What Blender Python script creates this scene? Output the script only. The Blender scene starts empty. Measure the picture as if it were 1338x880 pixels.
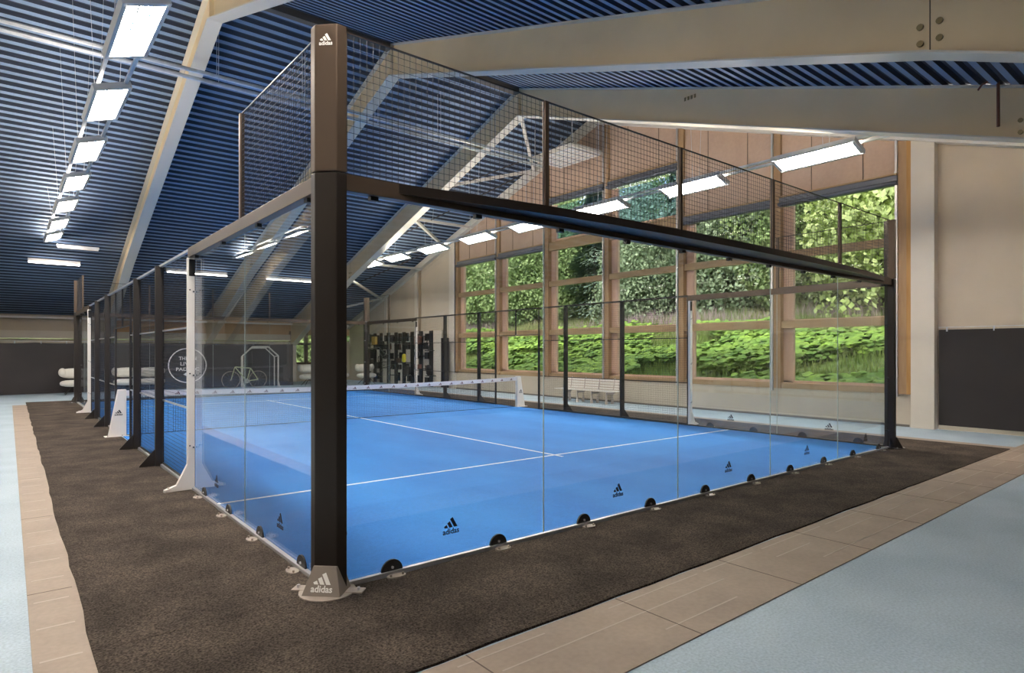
import bpy, math, random
from mathutils import Vector, Matrix
random.seed(7)
S = bpy.context.scene
COL = S.collection
PI = math.pi

# ------------------------------------------------------------------ helpers
class MB:
    def __init__(s): s.v = []; s.f = []
    def add(s, vs, fs):
        b = len(s.v); s.v += [tuple(p) for p in vs]; s.f += [tuple(b + i for i in f) for f in fs]; return s
    def box(s, x0, y0, z0, x1, y1, z1):
        return s.add([(x0,y0,z0),(x1,y0,z0),(x1,y1,z0),(x0,y1,z0),(x0,y0,z1),(x1,y0,z1),(x1,y1,z1),(x0,y1,z1)],
                     [(0,3,2,1),(4,5,6,7),(0,1,5,4),(1,2,6,5),(2,3,7,6),(3,0,4,7)])
    def prism(s, poly, h0, h1, axis='z'):
        """poly in the other two axes (x,y for z; y,z for x; x,z for y)"""
        n = len(poly)
        def P(a, b, h): return {'z': (a,b,h), 'x': (h,a,b), 'y': (a,h,b)}[axis]
        vs = [P(a,b,h0) for a,b in poly] + [P(a,b,h1) for a,b in poly]
        fs = [tuple(range(n))[::-1], tuple(range(n, 2*n))] + [(i,(i+1)%n,n+(i+1)%n,n+i) for i in range(n)]
        return s.add(vs, fs)
    def bar(s, p, q, w, h, up=(0,0,1)):
        p, q, up = Vector(p), Vector(q), Vector(up)
        d = (q-p).normalized(); r = d.cross(up)
        if r.length < 1e-4: r = d.cross(Vector((1,0,0)))
        r.normalize(); u = r.cross(d).normalized()
        c = [(-w/2,-h/2),(w/2,-h/2),(w/2,h/2),(-w/2,h/2)]
        vs = [p+r*a+u*b for a,b in c] + [q+r*a+u*b for a,b in c]
        return s.add(vs, [(0,1,2,3),(7,6,5,4),(0,4,5,1),(1,5,6,2),(2,6,7,3),(3,7,4,0)])
    def tube(s, p, q, r, n=8, r2=None):
        p, q = Vector(p), Vector(q); r2 = r if r2 is None else r2
        d = (q-p).normalized(); a = d.cross(Vector((0,0,1)))
        if a.length < 1e-3: a = Vector((1,0,0))
        a.normalize(); b = d.cross(a)
        vs = []
        for c, rr in ((p,r),(q,r2)):
            for i in range(n):
                t = 2*PI*i/n; vs.append(c + a*rr*math.cos(t) + b*rr*math.sin(t))
        return s.add(vs, [tuple(range(n)), tuple(range(2*n-1,n-1,-1))] + [(i,n+i,n+(i+1)%n,(i+1)%n) for i in range(n)])
    def path(s, pts, r, n=8):
        for a, b in zip(pts[:-1], pts[1:]): s.tube(a, b, r, n)
        return s
    def lathe(s, prof, c=(0,0,0), n=16, a0=0, a1=2*PI, sx=1, sy=1):
        full = abs(a1-a0-2*PI) < 1e-6; m = n if full else n+1
        vs = []
        for r, z in prof:
            for i in range(m):
                t = a0+(a1-a0)*i/n; vs.append((c[0]+sx*r*math.cos(t), c[1]+sy*r*math.sin(t), c[2]+z))
        fs = []
        for k in range(len(prof)-1):
            for i in range(n):
                j = (i+1) % m; fs.append((k*m+i, k*m+j, (k+1)*m+j, (k+1)*m+i))
        return s.add(vs, fs)
    def wire(s, p, q, r):
        """thin open four-sided wire"""
        p, q = Vector(p), Vector(q); d = (q-p).normalized()
        a = d.cross(Vector((.577,.577,.578))).normalized()*r; b = d.cross(a).normalized()*r
        return s.add([p+a,p+b,p-a,p-b,q+a,q+b,q-a,q-b], [(0,1,5,4),(1,2,6,5),(2,3,7,6),(3,0,4,7)])
    def blob(s, c, rx, ry, rz, n=16, m=10, p=2.0):
        def sp(x, e): return math.copysign(abs(x)**(2/e), x)
        vs = []; fs = []
        for i in range(m+1):
            a = -PI/2+PI*i/m
            for j in range(n):
                t = 2*PI*j/n
                vs.append((c[0]+rx*sp(math.cos(a),p)*sp(math.cos(t),p), c[1]+ry*sp(math.cos(a),p)*sp(math.sin(t),p), c[2]+rz*sp(math.sin(a),p)))
        for i in range(m):
            for j in range(n):
                fs.append((i*n+j, i*n+(j+1)%n, (i+1)*n+(j+1)%n, (i+1)*n+j))
        return s.add(vs, fs)
    def build(s, name, mat, parent=None, loc=None, smooth=False, bevel=0):
        me = bpy.data.meshes.new(name)
        L = Vector(loc) if loc is not None else Vector((0,0,0))
        me.from_pydata([tuple(Vector(v)-L) for v in s.v], [], s.f); me.update()
        if smooth:
            me.polygons.foreach_set('use_smooth', [True]*len(me.polygons))
        if mat: me.materials.append(mat)
        o = bpy.data.objects.new(name, me); COL.objects.link(o)
        if parent is not None: o.parent = parent
        if loc is not None: o.location = L
        if bevel:
            m = o.modifiers.new('bevel', 'BEVEL'); m.width = bevel; m.segments = 2; m.limit_method = 'ANGLE'
        return o

def tag(o, label=None, cat=None, group=None, kind=None):
    if label: o['label'] = label
    if cat: o['category'] = cat
    if group: o['group'] = group
    if kind: o['kind'] = kind
    return o
def thing(name, label, cat, loc=(0,0,0), rotz=0, group=None):
    o = bpy.data.objects.new(name, None); COL.objects.link(o); o.empty_display_size = .1
    o.location = loc; o.rotation_euler = (0,0,rotz)
    return tag(o, label, cat, group)
def struct(o): o['kind'] = 'structure'; return o
def copy_tree(o, parent=None):
    c = o.copy(); COL.objects.link(c)
    if parent is not None: c.parent = parent
    for ch in [x for x in o.children]: copy_tree(ch, c)
    return c
ORD = ['first','second','third','fourth','fifth','sixth','seventh','eighth','ninth','tenth','eleventh','twelfth']

# ------------------------------------------------------------------ materials
MATS = {}
def mat(name, col, rough=.6, metal=0., noise=None, bump=None, spec=.5, emit=None, coat=0):
    """noise = (scale, amount, detail) multiplies the colour; bump = (scale, strength)"""
    m = bpy.data.materials.new(name); m.use_nodes = True; MATS[name] = m
    nt = m.node_tree; N = nt.nodes; L = nt.links
    b = N['Principled BSDF']
    b.inputs['Base Color'].default_value = (*col, 1); b.inputs['Roughness'].default_value = rough
    b.inputs['Metallic'].default_value = metal; b.inputs['Specular IOR Level'].default_value = spec
    if coat: b.inputs['Coat Weight'].default_value = coat
    if emit:
        b.inputs['Emission Color'].default_value = (*emit[0], 1); b.inputs['Emission Strength'].default_value = emit[1]
    if noise or bump:
        tc = N.new('ShaderNodeTexCoord')
    if noise:
        n = N.new('ShaderNodeTexNoise'); n.inputs['Scale'].default_value = noise[0]; n.inputs['Detail'].default_value = noise[2] if len(noise) > 2 else 4
        L.new(tc.outputs['Object'], n.inputs['Vector'])
        r = N.new('ShaderNodeMapRange'); r.inputs['From Min'].default_value = .3; r.inputs['From Max'].default_value = .7
        r.inputs['To Min'].default_value = 1-noise[1]; r.inputs['To Max'].default_value = 1+noise[1]
        L.new(n.outputs['Fac'], r.inputs['Value'])
        mx = N.new('ShaderNodeVectorMath'); mx.operation = 'SCALE'; mx.inputs[0].default_value = col
        L.new(r.outputs['Result'], mx.inputs['Scale']); L.new(mx.outputs['Vector'], b.inputs['Base Color'])
    if bump:
        n2 = N.new('ShaderNodeTexNoise'); n2.inputs['Scale'].default_value = bump[0]; n2.inputs['Detail'].default_value = 3
        L.new(tc.outputs['Object'], n2.inputs['Vector'])
        bp = N.new('ShaderNodeBump'); bp.inputs['Strength'].default_value = bump[1]; bp.inputs['Distance'].default_value = .01
        L.new(n2.outputs['Fac'], bp.inputs['Height']); L.new(bp.outputs['Normal'], b.inputs['Normal'])
    return m

def mat_glass(name, tint=(.97,.99,.985), r0=.04, rough=0.0, gain=1.0):
    m = bpy.data.materials.new(name); m.use_nodes = True; MATS[name] = m
    nt = m.node_tree; N = nt.nodes; L = nt.links; N.clear()
    out = N.new('ShaderNodeOutputMaterial'); mix = N.new('ShaderNodeMixShader')
    t = N.new('ShaderNodeBsdfTransparent'); t.inputs['Color'].default_value = (*tint, 1)
    g = N.new('ShaderNodeBsdfGlossy'); g.inputs['Roughness'].default_value = rough; g.inputs['Color'].default_value = (.95,.97,1,1)
    lw = N.new('ShaderNodeLayerWeight'); lw.inputs['Blend'].default_value = .5
    p = N.new('ShaderNodeMath'); p.operation = 'POWER'; p.inputs[1].default_value = 5
    L.new(lw.outputs['Facing'], p.inputs[0])
    ma = N.new('ShaderNodeMath'); ma.operation = 'MULTIPLY_ADD'; ma.inputs[1].default_value = (1-r0)*gain; ma.inputs[2].default_value = r0
    ma.use_clamp = True
    L.new(p.outputs[0], ma.inputs[0]); L.new(ma.outputs[0], mix.inputs['Fac'])
    L.new(t.outputs[0], mix.inputs[1]); L.new(g.outputs[0], mix.inputs[2]); L.new(mix.outputs[0], out.inputs['Surface'])
    return m

def mat_two(name, c1, c2, scale, lo=.4, hi=.6, rough=.8, detail=6, fine=None, bump=None, stretch=(1,1,1), spec=.4):
    """two colours mixed by noise, optional fine speckle"""
    m = bpy.data.materials.new(name); m.use_nodes = True; MATS[name] = m
    nt = m.node_tree; N = nt.nodes; L = nt.links; b = N['Principled BSDF']
    b.inputs['Roughness'].default_value = rough; b.inputs['Specular IOR Level'].default_value = spec
    tc = N.new('ShaderNodeTexCoord'); mp = N.new('ShaderNodeMapping'); mp.inputs['Scale'].default_value = stretch
    L.new(tc.outputs['Object'], mp.inputs['Vector'])
    n = N.new('ShaderNodeTexNoise'); n.inputs['Scale'].default_value = scale; n.inputs['Detail'].default_value = detail
    L.new(mp.outputs['Vector'], n.inputs['Vector'])
    r = N.new('ShaderNodeMapRange'); r.inputs['From Min'].default_value = lo; r.inputs['From Max'].default_value = hi
    L.new(n.outputs['Fac'], r.inputs['Value'])
    mx = N.new('ShaderNodeMix'); mx.data_type = 'RGBA'
    mx.inputs[6].default_value = (*c1, 1); mx.inputs[7].default_value = (*c2, 1)
    L.new(r.outputs['Result'], mx.inputs[0]); last = mx.outputs[2]
    if fine:
        f = N.new('ShaderNodeTexNoise'); f.inputs['Scale'].default_value = fine[0]; f.inputs['Detail'].default_value = 2
        L.new(tc.outputs['Object'], f.inputs['Vector'])
        fr = N.new('ShaderNodeMapRange'); fr.inputs['From Min'].default_value = .3; fr.inputs['From Max'].default_value = .7
        fr.inputs['To Min'].default_value = 1-fine[1]; fr.inputs['To Max'].default_value = 1+fine[1]
        L.new(f.outputs['Fac'], fr.inputs['Value'])
        vm = N.new('ShaderNodeVectorMath'); vm.operation = 'SCALE'
        L.new(last, vm.inputs[0]); L.new(fr.outputs['Result'], vm.inputs['Scale']); last = vm.outputs['Vector']
    L.new(last, b.inputs['Base Color'])
    if bump:
        n2 = N.new('ShaderNodeTexNoise'); n2.inputs['Scale'].default_value = bump[0]; n2.inputs['Detail'].default_value = 3
        L.new(tc.outputs['Object'], n2.inputs['Vector'])
        bp = N.new('ShaderNodeBump'); bp.inputs['Strength'].default_value = bump[1]; bp.inputs['Distance'].default_value = bump[2] if len(bump) > 2 else .01
        L.new(n2.outputs['Fac'], bp.inputs['Height']); L.new(bp.outputs['Normal'], b.inputs['Normal'])
    return m

def mat_leaf(name, c1, c2, scale=.6):
    m = mat_two(name, c1, c2, scale, .35, .65, rough=.7, detail=5, fine=(3.0,.35), spec=.2)
    return m

M_floor = mat_two('floor_rubber', (.30,.385,.455), (.365,.455,.525), 1.2, .35, .65, rough=.55, fine=(60,.14), bump=(90,.12))
M_carpet = mat_two('carpet', (.044,.035,.029), (.078,.062,.050), 2.2, .35, .65, rough=.95, fine=(85,.7), bump=(110,.9), spec=.1)
M_board = mat_two('ply_board', (.25,.195,.155), (.32,.25,.195), 2.0, .3, .7, rough=.6, fine=(30,.06), stretch=(1,1,1))
M_streak = mat('board_streak', (.38,.31,.25), .6)
M_seam = mat('board_seam', (.10,.075,.06), .9)
M_turf = mat_two('court_blue', (.022,.185,.60), (.040,.26,.72), .8, .3, .7, rough=.7, fine=(40,.07), bump=(120,.3), stretch=(1,.45,1), spec=.3)
M_line = mat('line_white', (.82,.85,.88), .7)
M_wall = mat('wall_paint', (.52,.45,.36), .75, noise=(1.2,.05))
M_wall2 = mat('wall_sill_paint', (.50,.44,.36), .7, noise=(1.0,.06))
M_colp = mat('column_paint', (.62,.57,.50), .6, noise=(1.5,.03))
M_beam = mat('beam_paint', (.72,.58,.38), .5, noise=(.8,.06))
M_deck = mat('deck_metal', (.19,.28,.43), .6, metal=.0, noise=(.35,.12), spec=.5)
M_deckd = mat('deck_recess_shade', (.032,.044,.074), .8)  # shade of the deck ribs, painted as a near-black colour
M_white = mat('white_paint', (.80,.76,.72), .45)
M_purl = mat('purlin_paint', (.62,.60,.55), .5)
M_dark = mat('dark_powder_coat', (.022,.018,.016), .38, spec=.55)
M_post = mat('dark_anodised', (.105,.074,.053), .40, metal=.55, spec=.5)
M_shaft = mat('dark_metal_shaded', (.030,.023,.019), .35, metal=.4)  # same post metal, darkened in colour for its dim low reflections
M_alu = mat('aluminium', (.60,.60,.62), .35, metal=.7)
M_galv = mat('galvanised', (.58,.62,.68), .35, metal=.5, noise=(6,.1))
M_steel = mat('steel_plate', (.44,.38,.33), .4, metal=.5, noise=(9,.15))
M_wire = mat('wire_coat', (.018,.020,.028), .5)
M_rubber = mat('black_rubber', (.012,.012,.013), .45)
M_print = mat('black_print', (.010,.012,.03), .6)
M_pwhite = mat('white_print', (.85,.82,.78), .6)
M_seal = mat('clear_seal', (.50,.58,.56), .4)
M_grey = mat('post_grey', (.25,.21,.175), .45, metal=.3)
M_wood = mat_two('window_wood', (.30,.185,.095), (.40,.26,.145), 3.0, .3, .7, rough=.55, stretch=(3,3,.4))
M_woodh = mat_two('window_wood_rail', (.31,.20,.105), (.41,.28,.155), 3.0, .3, .7, rough=.55, stretch=(3,.4,3))
M_reveal = mat_two('window_reveal', (.52,.33,.24), (.60,.41,.30), 2.0, .3, .7, rough=.6, stretch=(3,3,.4))
M_ply = mat_two('gable_ply', (.44,.31,.235), (.52,.38,.29), 1.1, .3, .7, rough=.6, stretch=(1,1,.6), fine=(12,.04))
M_orange = mat_two('orange_ply', (.50,.30,.15), (.58,.36,.20), 1.5, .3, .7, rough=.6)
M_blindbox = mat('blind_box', (.12,.135,.175), .4, metal=.3)
M_curtain = mat('dark_curtain', (.018,.014,.015), .65, noise=(.7,.3), bump=(1.2,.6))
M_curtg = mat('curtain_glass_haze', (.055,.053,.06), .7, noise=(.6,.2), bump=(1.2,.5))  # black curtain lightened in its colour for the reflection on the glass
M_hem = mat('curtain_hem', (.45,.41,.33), .8)
M_netcord = mat('net_cord', (.03,.035,.05), .7)
M_sofa = mat('sofa_fabric', (.66,.63,.58), .8, bump=(30,.3))
M_bench = mat('bench_wood', (.52,.46,.42), .6)
M_brown = mat('brown_frame', (.10,.065,.045), .6)
M_orangep = mat('ochre', (.45,.27,.05), .5)
M_yellow = mat('yellow', (.65,.60,.05), .5)
M_redb = mat('red_brown', (.16,.07,.05), .6)
M_bike = mat('bike_frame', (.62,.68,.42), .35)
M_rust = mat('rust_pipe', (.14,.05,.035), .5)
M_brass = mat('bolt_brass', (.30,.24,.13), .45, metal=.5)
M_off = mat('lamp_housing', (.55,.56,.58), .4, metal=.3)
M_lamp = mat('lamp_diffuser', (.9,.88,.84), .5, emit=((1,.90,.79), 46))
M_tube = mat('lamp_tube', (.9,.88,.86), .5, emit=((1,.93,.88), 7))
M_glass = mat_glass('court_glass')
M_winglass = mat_glass('window_glass', (.97,.98,.97), .002, gain=.15)
M_film = mat_glass('window_film', (.66,.78,.93), .01, gain=.4)
M_up = mat('lamp_added_uplight', (.9,.88,.84), .5, emit=((1,.86,.68), 23))  # upward glow added to brighten roof and beams

# ------------------------------------------------------------------ lettering
def text_geo(body, bold=0.0):
    cu = bpy.data.curves.new('lettering', 'FONT'); cu.body = body; cu.size = 1; cu.offset = bold
    cu.resolution_u = 3; cu.align_x = 'CENTER'
    o = bpy.data.objects.new('lettering', cu); COL.objects.link(o)
    dg = bpy.context.evaluated_depsgraph_get()
    me = bpy.data.meshes.new_from_object(o.evaluated_get(dg))
    vs = [tuple(v.co) for v in me.vertices]; fs = [tuple(p.vertices) for p in me.polygons]
    bpy.data.objects.remove(o); bpy.data.curves.remove(cu); bpy.data.meshes.remove(me)
    x0 = min(v[0] for v in vs); x1 = max(v[0] for v in vs); y0 = min(v[1] for v in vs); y1 = max(v[1] for v in vs)
    return [(v[0]-(x0+x1)/2, v[1]-y0) for v in vs], fs, x1-x0, y1-y0
T_AD = text_geo('adidas', .022)
def put2d(mb, vs, fs, org, X, Z, th=.0015):
    """lay flat shape (2-D verts) on a plane at org with axes X, Z; a thin slab"""
    org, X, Z = Vector(org), Vector(X).normalized(), Vector(Z).normalized()
    n = X.cross(Z)
    mb.add([org+X*a+Z*b+n*th for a,b in vs], fs)
    mb.add([org+X*a+Z*b for a,b in vs], [f[::-1] for f in fs])
BARS = [[(.10,0),(.33,0),(.225,.19),(.045,.10)], [(.43,0),(.66,0),(.455,.38),(.275,.28)], [(.76,0),(1.0,0),(.66,.60),(.47,.50)]]
def logo(mb, org, X, Z, w, text=True, th=.0015):
    """three slanted bars over the word; org = bottom centre"""
    hb = 0
    if text:
        vs, fs, tw, thh = T_AD; k = w/tw
        put2d(mb, [(a*k, b*k) for a,b in vs], fs, org, X, Z, th); hb = thh*k*1.12
    for P in BARS:
        n = len(P)
        put2d(mb, [((a-.54)*w*.86, hb+b*w*.86) for a,b in P], [tuple(range(n))], org, X, Z, th)

# ------------------------------------------------------------------ constants of the place
H3, H4 = 2.905, 3.91
YR, ZD, SL = 10.1, 9.55, .325           # ridge position, underside of deck at ridge, slope
def deck(y): return ZD - SL*abs(y-YR)
FR = [1.68 + 4.27*k for k in range(-4, 3)]   # roof frames
XW = 13.6
Y0, Y1 = -9.4, 29.6
X0 = -19.0

# ------------------------------------------------------------------ floor and ground coverings
struct(MB().box(X0,Y0,-.2, XW+.05,Y1,0).build('floor', M_floor))
def wavy(poly_edges, step=.35, amp=.012):
    out = []
    for (a, b) in zip(poly_edges, poly_edges[1:]+poly_edges[:1]):
        L = math.dist(a, b); n = max(1, int(L/step))
        for i in range(n):
            t = i/n; nx, ny = -(b[1]-a[1])/L, (b[0]-a[0])/L
            w = random.uniform(-amp, amp) if i else 0
            out.append((a[0]+(b[0]-a[0])*t+nx*w, a[1]+(b[1]-a[1])*t+ny*w))
    return out
outer = [(-1.38,-1.33),(11.4,-1.36),(11.42,20.6),(-1.32,20.1)]
cp = MB()
# carpet as a frame of four pieces round the court
cp.prism(wavy([(-1.38,-1.33),(11.4,-1.36),(11.4,-.05),(-1.38,-.05)]), 0, .016)
cp.prism(wavy([(-1.38,-.05),(-.04,-.05),(-.04,20.05),(-1.30,20.05)]), 0, .016)
cp.prism([(10.04,-.05),(11.4,-.05),(11.4,20.05),(10.04,20.05)], 0, .016)
cp.prism([(-1.30,20.05),(11.4,20.05),(11.4,21.2),(-1.30,21.2)], 0, .016)
tag(cp.build('carpet', M_carpet, loc=(5,10,0)), 'dark brown needle-felt carpet laid all round the blue court', 'carpet')
def border(name, x0, y0, x1, y1, label, seams, streaks, vert):
    t = thing(name, label, 'floor board', ((x0+x1)/2, (y0+y1)/2, 0), group='beige boards edging the dark carpet')
    cx, cy = (x0+x1)/2, (y0+y1)/2
    MB().box(x0-cx,y0-cy,0, x1-cx+(.14 if vert and x0 < 0 else 0),y1-cy,.007).build('board_sheet', M_board, t)
    for s in seams:
        m = MB()
        if vert: m.box(x0-cx, s-cy-.004, .007, x1-cx, s-cy+.004, .0078)
        else: m.box(s-cx-.004, y0-cy, .007, s-cx+.004, y1-cy, .0078)
        m.build('seam', M_seam, t)
    for (a, b, c, d) in streaks: MB().box(a-cx, b-cy, .007, c-cx, d-cy, .0077).build('chalk_streak', M_streak, t)
st = []
for x in range(0, 12):
    for k, yy in enumerate((-1.44,-1.62,-1.86)):
        if random.random() < .8:
            a = x+random.uniform(0,.4); st.append((a, yy-.006, a+random.uniform(.5,1.1), yy+.006))
border('border_board', -1.64,-2.03,13.4,-1.36, 'long beige plywood border strip in front of the near carpet edge', [.2+1.22*k for k in range(11)], st, False)
st = []
for k in range(40):
    yy = -1.0+.5*k; st.append((-1.61, yy-.008, -1.42, yy+.012))
border('border_board', -1.64,-1.36,-1.39,20.1, 'narrow beige border strip along the left carpet edge', [1.2+2.44*k for k in range(8)], st, True)
border('border_board', 11.41,-1.36,11.75,20.1, 'pale border strip between the far carpet edge and the window side', [.8+2.44*k for k in range(8)], [], True)

# ------------------------------------------------------------------ court
ct = thing('court_surface', 'bright blue padel court turf with white lines inside the glass cage', 'sports court', (5,10,0))
MB().box(-5,-10,0, 5,10,.014).build('turf', M_turf, ct)
def cline(x0,y0,x1,y1): MB().box(x0-5,y0-10,.014, x1-5,y1-10,.0165).build('court_line', M_line, ct)
cline(.0,3.03,10,3.08); cline(.0,16.92,10,16.97); cline(4.975,2.87,5.025,17.13)
# base rails under the glass and the mesh
def rail(name, p, q, w, h, m, label, cat, group=None):
    c = ((p[0]+q[0])/2, (p[1]+q[1])/2, (p[2]+q[2])/2)
    o = MB().bar(p, q, w, h).build(name, m, loc=c)
    return tag(o, label, cat, group)
gb = 'slim base rails under the walls of the court'
rail('base_rail', (-.03,-.02,.02), (10.03,-.02,.02), .035, .04, M_alu, 'silver base rail under the near glass wall', 'rail', gb)
rail('base_rail', (-.02,.0,.02), (-.02,4,.02), .035, .04, M_alu, 'silver base rail under the left glass wall nearest the tall corner post', 'rail', gb)
rail('base_rail', (-.02,4,.02), (-.02,8.97,.02), .035, .04, M_alu, 'base rail under the left mesh fence on the near side of the net', 'rail', gb)
rail('base_rail', (-.02,11.1,.02), (-.02,20,.02), .035, .04, M_alu, 'base rail under the left fence beyond the net', 'rail', gb)
rail('base_rail', (10.02,0,.02), (10.02,8.97,.02), .035, .04, M_dark, 'dark base rail along the window side of the court before the net', 'rail', gb)
rail('base_rail', (10.02,11.1,.02), (10.02,20,.02), .035, .04, M_dark, 'dark base rail along the window side of the court beyond the net', 'rail', gb)
rail('base_rail', (-.03,20.02,.02), (10.03,20.02,.02), .035, .04, M_dark, 'dark base rail under the far glass end wall', 'rail', gb)

# --- corner posts
def corner_post(cx, cy, sx, sy, label, big=False):
    t = thing('corner_post', label, 'post', (cx,cy,0), group='tall dark corner posts of the court')
    P = [(-.11,0),(0,-.11),(.075,-.11),(.075,0),(0,.075),(-.11,.075)]
    P = [(-x*sx if sx > 0 else x, -y*sy if sy > 0 else y) for x,y in P]
    if (sx > 0) != (sy > 0): P = P[::-1]
    MB().prism(P, .03, H3-.01).build('shaft', M_shaft, t, bevel=.006)
    MB().prism(P, H3, H4).build('upper_shaft', M_post, t, bevel=.006)
    X = Vector((.7071*sx*-1*1, .7071*sy, 0)) # not used for far posts
    d = Vector((sx, sy, 0)).normalized()      # outward diagonal
    right = Vector((0,0,1)).cross(d)          # seen from outside, points to the right
    # sloping cast foot
    w0, w1 = .115, .075
    f = MB()
    c0 = Vector((0,0,0)) + d*.045
    def ring(w, off, z): return [Vector((0,0,z))+d*(off)+right*w, Vector((0,0,z))+d*(off-2*w*.75)+right*w*1.0, Vector((0,0,z))+d*(off-2*w*.75)-right*w, Vector((0,0,z))+d*off-right*w]
    a = ring(.135,.165,.02); b = ring(.082,.092,.20)
    f.add(a+b, [(0,1,2,3),(7,6,5,4),(0,4,5,1),(1,5,6,2),(2,6,7,3),(3,7,4,0)])
    f.build('foot_cover', M_grey if big else M_dark, t, bevel=.004)
    bpm = MB().lathe([(0,0),(.19,0),(.19,.022),(0,.022)], (d.x*.05, d.y*.05, 0), 24)
    bpm.bar(d*.03-right*.25+Vector((0,0,.017)), d*.03+right*.25+Vector((0,0,.017)), .09, .016)
    bpm.build('base_plate', M_steel if big else M_dark, t)
    for k in (-1, 1):
        p = d*.03+right*k*.215
        MB().tube((p.x,p.y,.01),(p.x,p.y,.045),.011,8).build('anchor_bolt', M_alu, t)
    if big:
        m = MB(); n = (Vector(a[3])-Vector(b[3])).normalized()
        up = ((b[0]+b[3])/2-(a[0]+a[3])/2).normalized(); o = (a[0]+a[3])/2 + up*.028 + d*.002
        logo(m, o, right, up, .15, th=.001); tag(m.build('logo', M_pwhite, t), 'white three-bar logo on the foot of the post')
        m = MB(); logo(m, Vector((0,0,H4-.145))+d*.0782, right, (0,0,1), .095, th=.001); tag(m.build('logo', M_pwhite, t), 'white three-bar logo at the top of the post')
        for z in (.38, 1.42, 2.45):
            m = MB()
            for i in range(12):
                a0, a1 = 2*PI*i/12, 2*PI*(i+1)/12
                m.bar((.09+.022*math.cos(a0), -.012, z+.022*math.sin(a0)), (.09+.022*math.cos(a1), -.012, z+.022*math.sin(a1)), .012, .009, (0,1,0))
            m.build('pane_clamp', M_rubber, t)
    else:
        for z in (.30,1.2,2.1): MB().box(-sx*.075-.02,-.03,z,-sx*.075+.02,.03,z+.02).build('pane_clamp', M_alu if cy > 10 else M_rubber, t)
    return t
corner_post(0,0,-1,-1,'dark bronze corner post in the foreground with logo foot and logo at its top', True)
corner_post(10,0,1,-1,'dark corner post at the right end of the near glass wall')
corner_post(0,20,-1,1,'dark corner post at the far left end of the court')
corner_post(10,20,1,1,'grey-lit corner post at the far right end of the court by the sofas')

# --- glass panels
def glass(p, q, label, logo_at=None, seam=True, face=None):
    """vertical pane from p to q (2-D)"""
    cx, cy = (p[0]+q[0])/2, (p[1]+q[1])/2
    t = thing('glass_screen', label, 'glass panel', (cx,cy,.0), group='clear glass wall panels of the court')
    dx, dy = q[0]-p[0], q[1]-p[1]; L = math.hypot(dx,dy); ux, uy = dx/L, dy/L
    a = (-ux*(L/2-.004), -uy*(L/2-.004)); b = (ux*(L/2-.004), uy*(L/2-.004))
    MB().bar((a[0],a[1],1.412),(b[0],b[1],1.412), .012, 2.74).build('pane', M_glass, t)
    if seam:
        MB().bar((ux*L/2,uy*L/2,1.412),(ux*L/2+ux*.0001,uy*L/2,1.412),.01,2.74).add([],[])
        MB().box(ux*(L/2)-.004,uy*(L/2)-.004,.04, ux*(L/2)+.004,uy*(L/2)+.004,2.78).build('edge_seal', M_seal, t)
    if face:
        m = MB(); n = Vector((face[0],face[1],0)); X = Vector((0,0,1)).cross(n); off = n*.0075
        logo(m, Vector((0,0,.21))+off, X, (0,0,1), .155, th=.0008); tag(m.build('logo', M_print, t), 'dark three-bar logo printed on the glass')
    return t
for i in range(5):
    glass((2*i,0),(2*i+2,0), f'{ORD[i]} clear glass panel of the near end wall, counted from the tall foreground post', seam=i<4, face=(0,-1))
for i in range(2):
    glass((0,2*i),(0,2*i+2), ['left side glass panel between the foreground post and the first joint','left side glass panel beside the white flared post nearest the camera'][i], seam=i<1, face=(-1,0))
    glass((10,2*i),(10,2*i+2), ['window-side glass panel beside the right corner post','window-side glass panel beside the nearer white post'][i], seam=i<1, face=(-1,0))
    glass((0,16+2*i),(0,18+2*i), ['far left side glass panel next to the far white post','far left side glass panel next to the far corner post'][i], seam=i<1)
    glass((10,16+2*i),(10,18+2*i), ['far right side glass panel next to the white post','far right side glass panel next to the far corner post'][i], seam=i<1)
for i in range(5):
    glass((2*i,20),(2*i+2,20), f'{ORD[i]} glass panel of the far end wall, counted from the left', seam=i<4)

# --- glass clamps on the floor line
def clamp_proto():
    t = thing('glass_clamp', 'x', 'clamp', (0,0,0), group='half-round clamps along the foot of the glass')
    m = MB(); R = .088
    P = [(R*math.cos(PI*k/12), .035+R*math.sin(PI*k/12)) for k in range(13)]+[(-R,.012),(R,.012)]
    P = [(R,.012)]+[(R*math.cos(PI*k/12), .035+R*math.sin(PI*k/12)) for k in range(13)]+[(-R,.012)]
    m.prism(P, -.022, -.0065, 'y').build('disc_plate', M_rubber, t)
    MB().prism([(.075*math.cos(2*PI*k/16), -.085+.045*math.sin(2*PI*k/16)) for k in range(16)], .016, .024).build('floor_plate', M_steel, t)
    for x in (-.05,.05): MB().tube((x,-.095,.02),(x,-.095,.04),.009,6).build('bolt', M_steel, t)
    MB().tube((0,-.022,.065),(0,-.032,.065),.010,8).build('bolt', M_alu, t)
    return t
cl = clamp_proto(); used = [False]
def put_clamp(x, y, rz, label):
    o = cl if not used[0] else copy_tree(cl)
    used[0] = True; o.location = (x,y,0); o.rotation_euler = (0,0,rz); o['label'] = label
CLX = [.47,1.47,2.5,3.5,4.5,5.5,6.5,7.5,8.5,9.5]
for i, x in enumerate(CLX):
    put_clamp(x, 0, 0, f'{ORD[i]} half-round clamp along the near glass wall, counted from the foreground post')
for i, y in enumerate((.5,1.5,2.5,3.5)):
    put_clamp(0, y, -PI/2, f'{ORD[i]} clamp along the left glass wall, counted from the foreground post')
    put_clamp(10, y, PI/2, f'{ORD[i]} clamp along the window-side glass, counted from the right corner post')

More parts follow.
